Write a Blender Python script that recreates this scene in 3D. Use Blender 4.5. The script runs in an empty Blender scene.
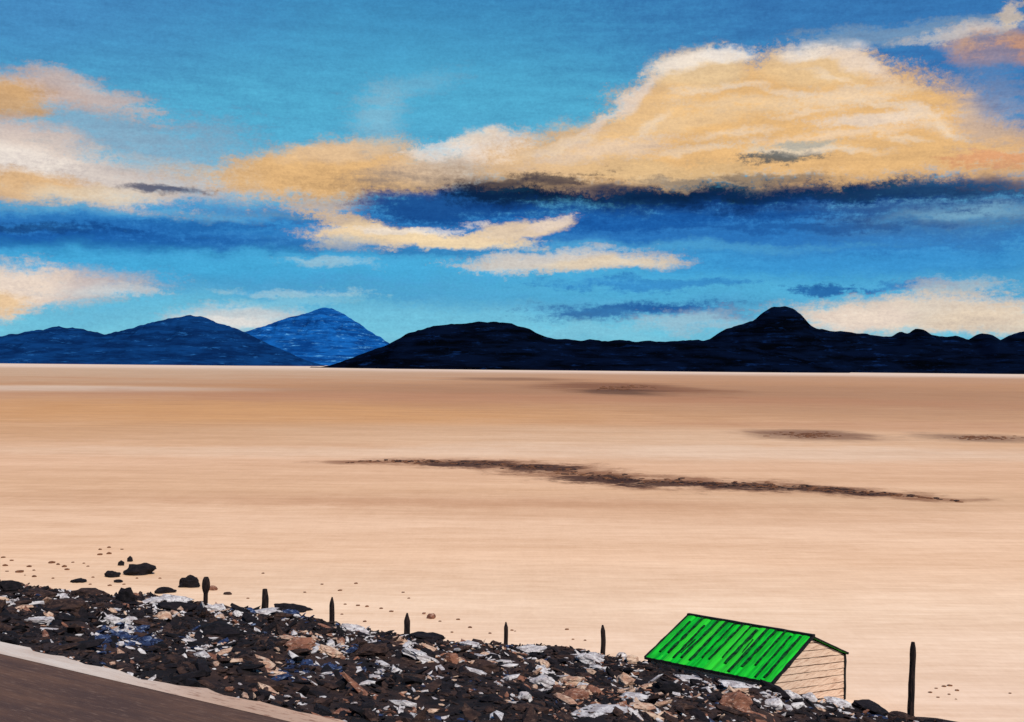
import bpy, math, random
import numpy as np
from mathutils import Vector, Matrix, noise as mn

S = bpy.context.scene
COL = S.collection
rad = math.radians

# ------------------------------------------------------------------ camera
F = 1200.0; W, HH = 1024, 722
CAM_H = 14.0
PITCH = math.atan((363.4-361.0)/F)
ROLL = math.atan(0.0098)
cd = bpy.data.cameras.new('camera'); cam = bpy.data.objects.new('camera', cd); COL.objects.link(cam)
cd.sensor_width = 36; cd.lens = 36*F/W; cd.clip_start = 0.1; cd.clip_end = 60000
M = Matrix.Rotation(rad(90)+PITCH, 4, 'X') @ Matrix.Rotation(ROLL, 4, 'Z')
cam.matrix_world = Matrix.Translation((0, 0, CAM_H)) @ M
S.camera = cam
R3 = M.to_3x3()
O = Vector((0, 0, CAM_H))

def ray(px, py):
    return R3 @ Vector(((px-W/2)/F, -(py-HH/2)/F, -1)).normalized()
def at_z(px, py, z=0.0):
    d = ray(px, py); return O + d*((z-CAM_H)/d.z)
def at_y(px, py, y):
    d = ray(px, py); return O + d*(y/d.y)
def lin(c):
    r = []
    for v in c:
        v = v/255.0
        r.append(v/12.92 if v <= 0.04045 else ((v+0.055)/1.055)**2.4)
    return tuple(r)+(1.0,)

# ------------------------------------------------------------------ light
SUN_EL, SUN_AZ = 46.0, 152.0        # azimuth clockwise from +Y: behind the camera, to the right
sl = bpy.data.lights.new('sun', 'SUN'); so = bpy.data.objects.new('sun', sl); COL.objects.link(so)
sl.energy = 4.2; sl.angle = rad(0.5); sl.color = (1.0, 0.95, 0.87)
sd = Vector((math.sin(rad(SUN_AZ))*math.cos(rad(SUN_EL)), math.cos(rad(SUN_AZ))*math.cos(rad(SUN_EL)), math.sin(rad(SUN_EL))))
so.rotation_euler = sd.to_track_quat('Z', 'Y').to_euler(); so.location = (0, 0, 60)

S.render.engine = 'CYCLES'
S.view_settings.view_transform = 'Standard'
S.view_settings.look = 'None'
S.view_settings.exposure = 0.0
S.view_settings.gamma = 1.0
S.view_settings.use_curve_mapping = False

# ------------------------------------------------------------------ node helpers
class NT:
    def __init__(s, tree):
        s.t = tree; s.N = tree.nodes; s.L = tree.links
    def n(s, kind, **kw):
        o = s.N.new(kind)
        for k, v in kw.items(): setattr(o, k, v)
        return o
    def put(s, sock, v):
        if hasattr(v, 'is_output'): s.L.new(v, sock)
        else: sock.default_value = v
    def math(s, op, a, b=None, c=None, clamp=False):
        o = s.n('ShaderNodeMath', operation=op, use_clamp=clamp)
        s.put(o.inputs[0], a)
        if b is not None: s.put(o.inputs[1], b)
        if c is not None: s.put(o.inputs[2], c)
        return o.outputs[0]
    def vmath(s, op, a, b=None):
        o = s.n('ShaderNodeVectorMath', operation=op)
        s.put(o.inputs[0], a)
        if b is not None: s.put(o.inputs[1], b)
        return o.outputs['Value'] if op in ('LENGTH', 'DOT_PRODUCT') else o.outputs[0]
    def noise(s, vec, scale=1.0, detail=4.0, rough=0.55, dist=0.0):
        o = s.n('ShaderNodeTexNoise'); s.put(o.inputs['Vector'], vec)
        o.inputs['Scale'].default_value = scale; o.inputs['Detail'].default_value = detail
        o.inputs['Roughness'].default_value = rough; o.inputs['Distortion'].default_value = dist
        return o.outputs['Fac']
    def mapr(s, v, a, b, c=0.0, d=1.0, smooth=True):
        o = s.n('ShaderNodeMapRange', interpolation_type='SMOOTHSTEP' if smooth else 'LINEAR')
        s.put(o.inputs[0], v)
        for i, x in enumerate((a, b, c, d)): s.put(o.inputs[i+1], x)
        return o.outputs[0]
    def mix(s, f, a, b, mode='MIX'):
        o = s.n('ShaderNodeMix', data_type='RGBA', blend_type=mode)
        s.put(o.inputs[0], f); s.put(o.inputs[6], a); s.put(o.inputs[7], b)
        return o.outputs[2]
    def ramp(s, f, stops, interp='LINEAR'):
        o = s.n('ShaderNodeValToRGB'); s.put(o.inputs[0], f)
        e = o.color_ramp.elements; o.color_ramp.interpolation = interp
        while len(e) < len(stops): e.new(0.5)
        for el, (p, c) in zip(e, stops): el.position = p; el.color = c
        return o.outputs[0]
    def mapping(s, v, loc=(0,0,0), rot=(0,0,0), sc=(1,1,1), kind='POINT'):
        o = s.n('ShaderNodeMapping', vector_type=kind); s.put(o.inputs[0], v)
        o.inputs[1].default_value = loc; o.inputs[2].default_value = rot; o.inputs[3].default_value = sc
        return o.outputs[0]
    def xyz(s, x, y, z=0.0):
        o = s.n('ShaderNodeCombineXYZ'); s.put(o.inputs[0], x); s.put(o.inputs[1], y); s.put(o.inputs[2], z)
        return o.outputs[0]

def mat(name, rough=0.85):
    m = bpy.data.materials.new(name); m.use_nodes = True
    t = NT(m.node_tree); b = t.N['Principled BSDF']
    b.inputs['Roughness'].default_value = rough
    b.inputs['Specular IOR Level'].default_value = 0.2
    return m, t, b
def bump(t, b, h, strength=0.4, dist=0.05):
    o = t.n('ShaderNodeBump'); o.inputs['Strength'].default_value = strength; o.inputs['Distance'].default_value = dist
    t.put(o.inputs['Height'], h); t.L.new(o.outputs[0], b.inputs['Normal'])

# ------------------------------------------------------------------ sky (world)
wd = bpy.data.worlds.new('World'); S.world = wd; wd.use_nodes = True
t = NT(wd.node_tree); bg = t.N['Background']
nish = t.n('ShaderNodeTexSky', sky_type='NISHITA'); nish.sun_disc = False
nish.sun_elevation = rad(SUN_EL); nish.sun_rotation = rad(SUN_AZ)
tc = t.n('ShaderNodeTexCoord').outputs['Generated']
sep = t.n('ShaderNodeSeparateXYZ'); t.L.new(tc, sep.inputs[0])
az = t.math('ARCTAN2', sep.outputs[0], sep.outputs[1])
el = t.math('ARCSINE', sep.outputs[2])
K = 1200.0                                     # sky units: radians * 1200
A = t.xyz(t.math('MULTIPLY', az, K), t.math('MULTIPLY', el, K), 0.0)
def sky_xy(px, py):
    d = ray(px, py); return math.atan2(d.x, d.y)*K, math.asin(d.z)*K
# brush noises shared by all clouds
seamless = t.mapping(tc, sc=(1, 1, 1))
n_big = t.noise(t.mapping(tc, sc=(9, 9, 22)), 1.0, 3, 0.6)          # slow wobble
n_str = t.noise(t.mapping(tc, sc=(26, 26, 150)), 1.0, 5, 0.62)      # horizontal strokes
n_dry = t.noise(t.mapping(tc, sc=(190, 190, 260)), 1.0, 3, 0.78)    # dry bristle
wobx = t.math('MULTIPLY', t.math('SUBTRACT', t.noise(t.mapping(tc, loc=(3,1,7), sc=(16, 16, 30)), 1.0, 3, 0.6), 0.5), 55)
woby = t.math('MULTIPLY', t.math('SUBTRACT', t.noise(t.mapping(tc, loc=(13,5,2), sc=(20, 20, 34)), 1.0, 4, 0.65), 0.5), 30)
AW = t.vmath('ADD', A, t.xyz(wobx, woby, 0.0))
edge = t.math('ADD', t.math('MULTIPLY', t.math('SUBTRACT', n_str, 0.5), 1.0), t.math('MULTIPLY', t.math('SUBTRACT', n_dry, 0.5), 0.9))
edge2 = t.math('ADD', t.math('MULTIPLY', t.math('SUBTRACT', n_str, 0.5), 2.4), t.math('MULTIPLY', t.math('SUBTRACT', n_dry, 0.5), 1.9))
edge3 = t.math('ADD', t.math('MULTIPLY', t.math('SUBTRACT', n_big, 0.5), 0.7), t.math('MULTIPLY', t.math('SUBTRACT', n_dry, 0.5), 0.75))
el_px = t.math('MULTIPLY', t.math('ADD', el, 0.0), K)
el_w = t.math('ADD', el_px, t.math('MULTIPLY', t.math('SUBTRACT', n_big, 0.5), 50))
# clear air behind the clouds: colour by elevation (units: 0..600)
def E_(v): return (v+40)/640.0
clear = t.ramp(t.mapr(el_w, -40, 600, 0, 1, smooth=False), [
    (E_(-35), lin((150,150,140))), (E_(0), lin((128,196,216))), (E_(30), lin((104,188,217))),
    (E_(70), lin((66,156,204))), (E_(120), lin((54,138,198))), (E_(170), lin((86,170,206))),
    (E_(250), lin((76,166,202))), (E_(300), lin((66,152,196))), (E_(360), lin((56,134,186))),
    (E_(420), lin((44,112,172))), (E_(590), lin((34,84,144)))])
sky = t.mix(0.06, clear, t.mix(0.93, nish.outputs[0], (0,0,0,1)))
ndab = 0; AWG = None
def dab(px, py, rx, ry, col, op=1.0, ang=0.0, soft=0.35, kind=1, warp=True):
    """one brush stroke of cloud: centre and radii in degrees of sky, colour, opacity"""
    global sky
    cx, cy = sky_xy(px, py)
    global AWG, ndab
    if ndab % 10 == 0:      # ties the strokes to the ones before, so that they are evaluated one group after another
        o = t.n('ShaderNodeVectorMath', operation='MULTIPLY_ADD')
        t.put(o.inputs[0], sky); o.inputs[1].default_value = (1e-7, 1e-7, 1e-7); t.put(o.inputs[2], AW); AWG = o.outputs[0]
    ndab += 1
    v = t.mapping(AWG, loc=(cx, cy, 0), rot=(0, 0, rad(ang)), sc=(rx, ry, 1), kind='TEXTURE')
    l = t.vmath('LENGTH', v)
    l = t.math('ADD', l, {1: edge, 2: edge2, 3: edge3}[kind])
    m = t.mapr(l, 1-soft*1.25, 1+soft*1.15, op, 0.0)
    sky = t.mix(m, sky, lin(col))
# colours
OCH=(226,181,125); OCH2=(232,194,146); CRM=(233,214,198); PNK=(216,190,176); WHT=(242,232,222)
GRY=(160,178,190); DEEP=(22,84,158); DEEP2=(32,104,180); NAVY=(8,30,60); CY=(82,182,222); SLT=(74,120,160)
# upper sky tints
dab(960,40,230,110,(50,104,172),.75,-8,.7,1)
dab(800,10,200,60,(56,118,178),.6,0,.7,1)
dab(20,10,190,70,(72,132,190),.6,0,.8,1)
dab(420,120,260,60,(84,174,212),.5,0,.8,1)
dab(960,110,120,60,(56,112,176),.55,0,.6,1)
# blue belt under the clouds
dab(700,226,380,24,DEEP2,.8,0,.5,1)
dab(60,232,260,18,DEEP2,.8,0,.5,1)
dab(300,222,200,16,(44,128,196),.6,0,.5,1)
dab(60,240,150,9,DEEP,.7,0,.5,2)
dab(34,229,70,3,(18,52,100),.55,0,.5,2)
dab(200,226,120,6,DEEP,.45,6,.5,2)
dab(120,262,260,14,(66,170,218),.7,0,.6,1)
dab(560,268,300,14,(74,176,222),.8,0,.6,1)
dab(850,262,200,16,(52,140,206),.7,0,.6,1)
dab(700,290,300,12,(84,180,220),.6,0,.6,2)
dab(400,320,300,14,(118,196,222),.6,0,.6,2)
dab(140,300,170,12,(104,190,220),.5,0,.6,2)
dab(940,215,100,22,SLT,.7,0,.5,1)
dab(965,214,52,9,(120,168,196),.8,0,.5,2)
dab(890,240,120,10,(50,122,190),.6,0,.5,2)
dab(300,248,240,5,(28,96,168),.45,0,.6,2)
dab(780,226,200,4,(20,70,140),.5,0,.5,2)
dab(600,246,220,5,(90,178,220),.5,0,.6,2)
dab(430,224,160,5,(24,84,154),.5,0,.5,2)
dab(150,214,160,4,(120,180,208),.4,0,.6,2)
dab(860,206,120,4,(90,140,176),.45,0,.5,2)
# low strokes above the mountains
dab(620,310,80,7,DEEP,.75,2,.5,2)
dab(690,312,50,5,DEEP,.6,-4,.5,2)
dab(650,285,90,5,(40,120,194),.6,0,.5,2)
dab(820,288,40,5,DEEP,.8,0,.4,2)
dab(905,286,50,4,(36,104,178),.6,0,.4,2)
dab(690,322,50,9,(176,196,206),.5,0,.5,2)
dab(590,330,60,7,(130,200,222),.6,0,.5,2)
dab(950,290,50,8,(196,196,190),.55,0,.5,2)
dab(920,315,112,18,(222,206,188),.95,0,.35,1)
dab(860,318,50,13,CRM,.8,4,.35,1)
dab(1000,322,60,14,(226,206,182),.8,0,.35,1)
dab(240,318,62,13,(206,208,208),.85,3,.4,1)
dab(300,300,55,6,(140,200,220),.5,4,.5,2)
dab(230,322,40,6,WHT,.5,0,.4,1)
dab(330,264,40,4,(170,204,216),.6,0,.5,2)
dab(290,292,60,3,(176,208,218),.5,0,.5,2)
# bottom-left cloud
dab(40,288,92,17,PNK,.8,4,.45,1)
dab(8,288,48,24,CRM,.95,6,.35,1)
dab(0,302,32,10,OCH2,.8,0,.4,1)
dab(110,290,46,6,(204,210,212),.6,0,.5,2)
# left clouds
dab(160,160,150,30,(150,176,196),.55,-8,.6,1)
dab(100,125,110,24,(142,170,192),.5,-4,.6,2)
dab(50,92,72,15,(206,176,160),.85,-5,.45,1)
dab(12,98,36,17,(208,164,112),.9,-8,.4,1)
dab(100,95,50,8,(196,184,182),.6,-14,.5,2)
dab(20,140,60,16,(216,190,176),.8,-8,.5,1)
dab(50,170,112,24,(222,204,192),.92,-9,.35,1)
dab(40,164,84,11,WHT,.65,-9,.4,1)
dab(150,183,100,15,(202,190,184),.75,-2,.4,1)
dab(30,188,58,14,OCH,.85,-3,.4,1)
dab(90,198,60,9,(224,206,180),.7,2,.4,1)
dab(200,170,120,8,(186,190,192),.5,-6,.5,2)
# middle bank
dab(330,177,132,19,(214,180,140),.85,2,.35,1)
dab(330,168,88,26,OCH,.95,6,.3,3)
dab(390,182,96,15,OCH,.85,2,.35,1)
dab(340,152,48,11,(222,188,150),.8,6,.35,3)
dab(470,166,92,17,(214,188,162),.85,8,.4,1)
dab(500,146,42,15,CRM,.9,8,.35,3)
dab(440,150,36,7,WHT,.6,8,.4,2)
dab(320,205,50,8,(214,182,146),.6,0,.4,2)
dab(380,118,26,22,(168,200,212),.35,30,.6,2)
dab(410,88,50,12,(140,190,212),.3,12,.6,2)
# dark undersides
dab(560,192,190,22,NAVY,.5,0,.5,1)
dab(165,191,36,4,(18,48,92),.8,-2,.4,1)
dab(450,206,84,16,(24,76,142),.95,2,.3,1)
dab(520,190,70,17,NAVY,.9,4,.3,1)
dab(560,186,56,12,(8,28,54),.85,-2,.3,1)
dab(650,196,100,15,(10,40,80),.95,-5,.35,1)
dab(760,194,110,14,NAVY,.95,0,.35,1)
dab(880,188,120,13,(16,48,84),.95,-1,.35,1)
dab(980,186,80,12,(44,84,128),.9,0,.4,1)
dab(740,210,210,9,(20,70,140),.7,0,.5,2)
dab(620,222,120,9,(26,94,170),.7,0,.5,2)
# the two lower cream clouds of the middle
dab(345,222,40,9,(214,186,152),.85,-12,.4,2)
dab(385,236,74,11,(236,208,168),.95,0,.3,1)
dab(455,240,74,8,(238,212,172),.95,-2,.3,1)
dab(520,230,52,7,(232,206,172),.9,10,.35,1)
dab(420,230,60,4,WHT,.6,4,.4,2)
dab(552,222,22,5,CRM,.7,14,.4,2)
dab(350,246,30,6,(190,190,184),.6,0,.5,2)
dab(560,262,92,10,(214,202,190),.9,2,.35,1)
dab(600,266,70,7,(226,206,178),.85,3,.35,1)
dab(500,268,44,7,(206,200,192),.7,0,.4,2)
dab(560,252,60,4,(206,204,200),.6,4,.5,2)
# great ochre cloud
dab(630,150,128,33,(224,182,130),.95,4,.3,3)
dab(590,152,92,20,(220,184,142),.9,12,.35,1)
dab(712,122,100,50,OCH,1,16,.24,3)
dab(770,120,150,56,OCH,1,0,.24,3)
dab(870,118,112,50,OCH,1,-10,.24,3)
dab(960,146,90,28,(224,178,124),.95,-10,.35,1)
dab(700,70,48,20,(228,196,152),.95,6,.28,3)
dab(820,68,58,18,(230,194,146),.95,-6,.28,3)
dab(720,150,130,26,OCH,.95,0,.3,1)
dab(860,152,120,22,OCH,.95,0,.3,1)
dab(640,172,70,12,(224,188,140),.85,-8,.35,1)
dab(720,174,40,10,(214,178,130),.8,0,.35,2)
dab(642,128,70,22,(228,188,138),.95,26,.3,3)
# cream tops and folds
dab(690,63,38,9,WHT,.75,14,.35,3)
dab(728,55,30,8,WHT,.75,0,.35,3)
dab(642,97,30,7,CRM,.75,38,.4,3)
dab(822,52,36,8,WHT,.7,4,.35,3)
dab(858,66,34,8,CRM,.75,-26,.35,3)
dab(610,114,30,5,CRM,.6,38,.4,2)
dab(850,96,56,8,(238,214,186),.65,4,.5,2)
dab(760,104,70,7,(238,208,170),.6,0,.5,2)
dab(885,118,60,6,WHT,.55,0,.5,2)
dab(840,132,80,5,(240,216,190),.55,3,.5,2)
dab(700,120,60,9,(238,204,160),.55,8,.5,2)
dab(930,120,34,8,(240,214,184),.55,-30,.5,2)
dab(600,150,60,8,(232,210,190),.55,8,.5,2)
dab(790,148,50,7,(222,210,190),.75,0,.5,2)
dab(778,156,34,6,(70,84,92),.85,0,.4,2)
dab(800,142,30,4,(170,170,160),.7,0,.4,2)
dab(1000,160,40,6,(222,150,110),.6,0,.4,2)
dab(990,110,30,30,(180,180,190),.4,-50,.5,2)
# top right cloud
dab(900,34,90,9,(130,160,186),.65,2,.5,2)
dab(990,42,40,14,(204,160,126),.85,-2,.4,3)
dab(1010,52,44,12,(190,142,118),.85,0,.35,1)
dab(975,30,56,5,(204,198,194),.7,4,.5,2)
dab(1014,12,12,10,(222,200,170),.7,-40,.4,2)
for q in [(700,92,26,4,10),(745,84,22,3,0),(790,92,30,3,-6),(835,78,20,3,-20),(880,104,26,3,-10),(812,112,34,3,4),(735,132,36,3,8),(905,138,28,3,-14),(660,122,26,4,30),(690,152,40,4,4),(840,150,40,3,0),(950,132,18,3,-30),(560,146,36,4,12),(480,138,26,4,14)]:
    dab(q[0],q[1],q[2],q[3],(242,222,198),.48,q[4],.6,2)
dab(800,194,110,7,(12,44,86),.7,0,.5,2)
dab(640,194,70,7,(10,38,74),.7,-10,.5,2)
dab(930,190,90,6,(26,62,104),.6,2,.5,2)
dab(555,178,44,7,NAVY,.75,0,.45,2)
dab(500,183,40,4,NAVY,.6,6,.4,2)
dab(700,184,60,4,(60,84,104),.5,-4,.5,2)
dab(770,178,44,4,(48,72,92),.5,0,.5,2)
dab(990,70,26,26,(92,128,176),.6,-40,.5,2)
# rest of the sky, out of the frame: a few strokes all round so the sky goes on
for (a_, e_, rx, ry, c) in [(-760,150,180,40,OCH),(-900,90,200,14,CRM),(-1300,180,260,50,OCH2),(880,150,190,34,OCH),(1250,120,260,40,CRM),(1700,180,220,50,OCH),(-2000,160,260,44,CRM),(-2700,140,240,36,OCH),(2500,160,300,40,OCH2)]:
    v = t.mapping(AW, loc=(a_, e_, 0), sc=(rx, ry, 1), kind='TEXTURE')
    m = t.mapr(t.math('ADD', t.vmath('LENGTH', v), edge3), .7, 1.3, .9, 0.0)
    sky = t.mix(m, sky, lin(c))
# brush and canvas-like grain of the pigment in the air
var = t.math('ADD', t.math('MULTIPLY', t.math('SUBTRACT', n_str, 0.5), 0.58), t.math('MULTIPLY', t.math('SUBTRACT', n_dry, 0.5), 0.34))
weave = t.noise(t.mapping(tc, loc=(9,9,9), sc=(420, 420, 640)), 1.0, 2, 0.6)
var = t.math('ADD', var, t.math('MULTIPLY', t.math('SUBTRACT', weave, 0.5), 0.30))
sky = t.mix(1.0, sky, t.xyz(t.math('ADD', var, 1.0), t.math('ADD', var, 1.0), t.math('ADD', t.math('MULTIPLY', var, 0.8), 1.0)), 'MULTIPLY')
t.put(bg.inputs[0], sky); bg.inputs[1].default_value = 1.0
wd.cycles.sampling_method = 'NONE'
S.cycles.max_bounces = 2; S.cycles.diffuse_bounces = 1; S.cycles.glossy_bounces = 1

# ------------------------------------------------------------------ object helpers
def tag(o, label=None, cat=None, group=None, kind=None):
    if label: o['label'] = label
    if cat: o['category'] = cat
    if group: o['group'] = group
    if kind: o['kind'] = kind
    return o
def mesh_obj(name, verts, faces, mats, parent=None, midx=None, smooth=False):
    me = bpy.data.meshes.new(name)
    me.from_pydata([tuple(v) for v in verts], [], [tuple(f) for f in faces])
    if not isinstance(mats, (list, tuple)): mats = [mats]
    for m in mats: me.materials.append(m)
    if midx is not None: me.polygons.foreach_set('material_index', list(midx))
    if smooth: me.polygons.foreach_set('use_smooth', [True]*len(me.polygons))
    me.update()
    o = bpy.data.objects.new(name, me); COL.objects.link(o)
    if parent is not None: o.parent = parent
    return o
def fbm(x, y, z=0.0, oct=4, h=0.9):
    return mn.fractal(Vector((x, y, z)), h, 2.0, oct)

# ------------------------------------------------------------------ the plain
m_sand, t, b = mat('desert_sand', 0.95)
P = t.n('ShaderNodeNewGeometry').outputs['Position']
GAIN = 0.92
def g(c): 
    l = lin(c); return (l[0]*GAIN*1.0, l[1]*GAIN*.925, l[2]*GAIN*.89, 1)
na = t.noise(t.mapping(P, sc=(1/14, 1/2.2, 1)), 1, 7, 0.7)
nb = t.noise(t.mapping(P, loc=(5,3,0), sc=(1/40, 1/9, 1)), 1, 8, 0.74)
nc = t.noise(t.mapping(P, loc=(1,8,0), sc=(1/140, 1/60, 1)), 1, 9, 0.72)
wn = [t.noise(t.mapping(P, loc=(k_*3.3, 2, 0), sc=(1/k_*.9, 1/k_*.75, 0)), 1, 6, .75) for k_ in (5.0, 22.0, 90.0)]
ne = t.noise(t.mapping(P, loc=(1,8,0), sc=(1/3.0, 1/0.45, 1)), 1, 5, 0.68)
ny = t.n('ShaderNodeSeparateXYZ'); t.L.new(P, ny.inputs[0])
Y = t.math('ADD', ny.outputs[1], t.math('MULTIPLY', ny.outputs[0], 0.0))
Yl = t.math('LOGARITHM', t.math('MAXIMUM', Y, 20), 10)          # broad belts of the plain by distance
Yl = t.math('ADD', Yl, t.math('MULTIPLY', t.math('SUBTRACT', nc, 0.5), 0.16))
def dd(py):   # distance of a belt
    return (math.log10(CAM_H*F/(py-363.4))-1.3)/(3.8-1.3)
belts = t.ramp(t.mapr(Yl, 1.3, 3.8, 0, 1, smooth=False), [
    (0.0, g((247,216,186))), (dd(690), g((247,216,186))), (dd(600), g((250,218,184))), (dd(560), g((247,208,170))),
    (dd(520), g((242,203,166))), (dd(490), g((232,190,150))), (dd(465), g((236,194,156))), (dd(440), g((224,182,142))),
    (dd(415), g((222,176,134))), (dd(398), g((202,156,116))), (dd(388), g((200,152,110))), (dd(381), g((200,152,112))),
    (dd(374), g((200,158,124))), (dd(371.2), g((238,214,192)))])
col = belts
def gdab(px, py, rx, ry, c, op=1.0, soft=0.5, wob=1.0, fr=(2.2, 2.2), slope=0.0):
    """a patch of differently coloured ground, given where it lies on the plain"""
    global col
    p = at_z(px, py); d = p.y
    hz = 363.4+0.0098*(px-512)
    sx = rx*d/F; sy = max(ry*d*d/(F*CAM_H), 0.3)
    v = t.mapping(P, loc=(p.x, p.y, 0), rot=(0,0,slope), sc=(sx, sy, 1e6), kind='TEXTURE')
    n = wn[0] if d < 190 else wn[1] if d < 420 else wn[2]
    l = t.math('ADD', t.vmath('LENGTH', v), t.math('MULTIPLY', t.math('SUBTRACT', n, 0.5), 2.2*wob))
    col = t.mix(t.mapr(l, 1-soft, 1+soft, op, 0.0), col, g(c))
gdab(110,371,330,6,(212,182,150),.7,.7)                   # pale flats at left
gdab(60,388,170,3,(232,210,186),.75,.6)
gdab(260,410,420,14,(214,160,104),.8,.7,1,(3,3))
gdab(640,392,380,9,(176,132,98),.75,.7,1,(4,4))
gdab(900,392,320,9,(186,142,106),.6,.7,1,(4,4))
gdab(850,412,260,9,(196,152,114),.6,.7,1,(4,3))
gdab(300,452,300,5,(244,214,182),.5,.7)
gdab(500,398,420,5,(196,142,104),.6,.7)
gdab(900,426,260,5,(206,158,122),.5,.7)
gdab(560,434,330,8,(238,206,172),.7,.7,1,(4,3))
gdab(280,430,420,8,(212,166,122),.5,.7,1,(4,3))
gdab(760,452,300,7,(242,214,184),.65,.7,1,(4,3))
gdab(180,496,240,8,(216,172,132),.5,.7,1,(4,3))
gdab(500,503,300,5,(208,160,122),.55,.7,1,(5,3))
gdab(620,512,280,9,(214,168,128),.35,.7,1,(5,3))
gdab(900,500,200,10,(222,184,146),.5,.7,1,(5,3))
# brown and black stains on the plain
gdab(622,387,75,5,(120,72,44),.7,.6,1.3,(5,4))
gdab(620,392,40,3,(70,46,34),.6,.6,1.5,(7,4))
gdab(520,379,60,1.6,(120,84,60),.6,.6,1.3,(5,4))
gdab(812,435,58,5,(104,62,42),.75,.6,1.3,(5,4))
gdab(985,438,60,4,(104,74,58),.7,.6,1.4,(7,3))
STREAK = [(330,463,1.5),(380,461,2),(430,462,3.5),(480,464,4.5),(520,466,5),(560,470,7),(600,477,7.5),(640,481,6.5),(700,483,5.5),(760,486,5),(820,489,5),(870,493,4),(920,497,2.5),(965,502,1.5)]
for i in range(len(STREAK)-1):
    a, c_ = STREAK[i], STREAK[i+1]
    gdab((a[0]+c_[0])/2, (a[1]+c_[1])/2, 44, (a[2]+c_[2])/2*1.1, (142,96,66), .7, .6, 1.5, (4,3))
for px, py, rx, ry in [(470,464,44,3),(540,468,34,4),(600,479,40,4),(628,481,16,4.5),(670,484,40,3),(740,486,46,3),(810,489,46,3),(870,494,34,2)]:
    gdab(px, py, rx, ry, (62,36,26), .85, .4, 1.7, (6,2.6))
fine = t.math('ADD', t.math('MULTIPLY', t.math('SUBTRACT', ne, .5), .36), t.math('MULTIPLY', t.math('SUBTRACT', na, .5), .34))
fine = t.math('ADD', fine, t.math('MULTIPLY', t.math('SUBTRACT', nb, .5), .50))
fine = t.math('ADD', fine, t.math('MULTIPLY', t.math('SUBTRACT', nc, .5), .26))
gr1 = t.noise(t.mapping(P, sc=(1/.22, 1/.8, 1)), 1, 2, .6); gr2 = t.noise(t.mapping(P, loc=(9,2,0), sc=(1/.9, 1/7.0, 1)), 1, 2, .6)
fine = t.math('ADD', fine, t.math('MULTIPLY', t.math('SUBTRACT', gr1, .5), .11))
fine = t.math('ADD', fine, t.math('MULTIPLY', t.math('SUBTRACT', gr2, .5), .08))
f1 = t.math('ADD', fine, 1.0)
col = t.mix(1.0, col, t.xyz(f1, t.math('POWER', f1, 1.35), t.math('POWER', f1, 1.7)), 'MULTIPLY')
t.put(b.inputs['Base Color'], col)
bump(t, b, ne, 0.25, 0.03)
G = 30000
gn = [-G, -3000, -300, 0, 300, 3000, G]
vs = [(x, y, 0) for y in gn for x in gn]; k = len(gn)
fs = [(j*k+i, j*k+i+1, (j+1)*k+i+1, (j+1)*k+i) for j in range(k-1) for i in range(k-1)]
tag(mesh_obj('ground', vs, fs, m_sand), 'pale ochre desert plain reaching to the foot of the mountains', kind='structure')

# ------------------------------------------------------------------ mountains
def mountain_mat(name, dark, mid, light, amt):
    m, t, b = mat(name, 0.95)
    P = t.n('ShaderNodeNewGeometry').outputs['Position']
    n1 = t.noise(t.mapping(P, rot=(0, rad(14), 0), sc=(1/130, 1/130, 1/16)), 1, 6, 0.7)
    n2 = t.noise(t.mapping(P, loc=(7,1,3), rot=(0, rad(-22), 0), sc=(1/60, 1/60, 1/9)), 1, 6, 0.75)
    n3 = t.noise(t.mapping(P, sc=(1/7, 1/7, 1/5)), 1, 3, 0.7)
    c = t.mix(t.mapr(n1, .38, .62), lin(dark), lin(mid))
    c = t.mix(t.mapr(n2, .56, .70, 0, amt), c, lin(light))
    c = t.mix(t.mapr(n3, .64, .74, 0, amt*.6), c, lin(light))
    b.inputs['Specular IOR Level'].default_value = 0.0
    t.put(b.inputs['Base Color'], c)
    return m
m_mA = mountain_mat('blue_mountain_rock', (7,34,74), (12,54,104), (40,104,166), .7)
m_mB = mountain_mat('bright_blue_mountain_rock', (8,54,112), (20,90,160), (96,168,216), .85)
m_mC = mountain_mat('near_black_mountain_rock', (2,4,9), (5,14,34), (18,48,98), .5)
def mountain(name, prof, D, wf, mt, label, seed, ext=None, rough=1.0):
    """ridge profile turned into a solid range: front slope, ridge and back slope"""
    pts = [at_y(px, py, D) for px, py in prof]
    xs = np.array([p.x for p in pts]); zs = np.array([p.z for p in pts])
    nx = int((xs[-1]-xs[0])/7)+1
    X = np.linspace(xs[0], xs[-1], nx)
    # smooth cubic-ish interpolation
    Z = np.interp(X, xs, zs)
    kk = np.array([0,1,3,1,0])/5.0
    Z = np.convolve(np.pad(Z, 2, 'edge'), kk, 'valid')
    ts = np.concatenate([np.linspace(-1, 0, 26), np.linspace(0, 1, 10)[1:]])
    vs = []; nt = len(ts)
    for i, x in enumerate(X):
        h = max(Z[i], 0)+2.0
        for tt in ts:
            w = wf if tt < 0 else wf*1.4
            y = D+tt*w*(0.35+0.65*min(1, h/80.0))
            pr = 1-abs(tt)**(1.25)
            gul = abs(fbm(x/90+seed, y/160, seed, 5))
            z = h*pr
            z += (fbm(x/34, 3, seed, 4)*4.5*rough*max(0, 1-abs(tt)*3)*min(1, h/40))
            z += -gul*h*0.30*rough*(1-abs(tt))*min(1, abs(tt)*5)+fbm(x/25, y/25, seed, 3)*1.6*rough*(1-abs(tt))
            vs.append((x, y, z-1.5*abs(tt)-0.6))
    fs = [(i*nt+j, i*nt+j+1, (i+1)*nt+j+1, (i+1)*nt+j)[::-1] for i in range(nx-1) for j in range(nt-1)]
    return tag(mesh_obj(name, vs, fs, mt, smooth=True), label, kind='structure')
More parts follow.
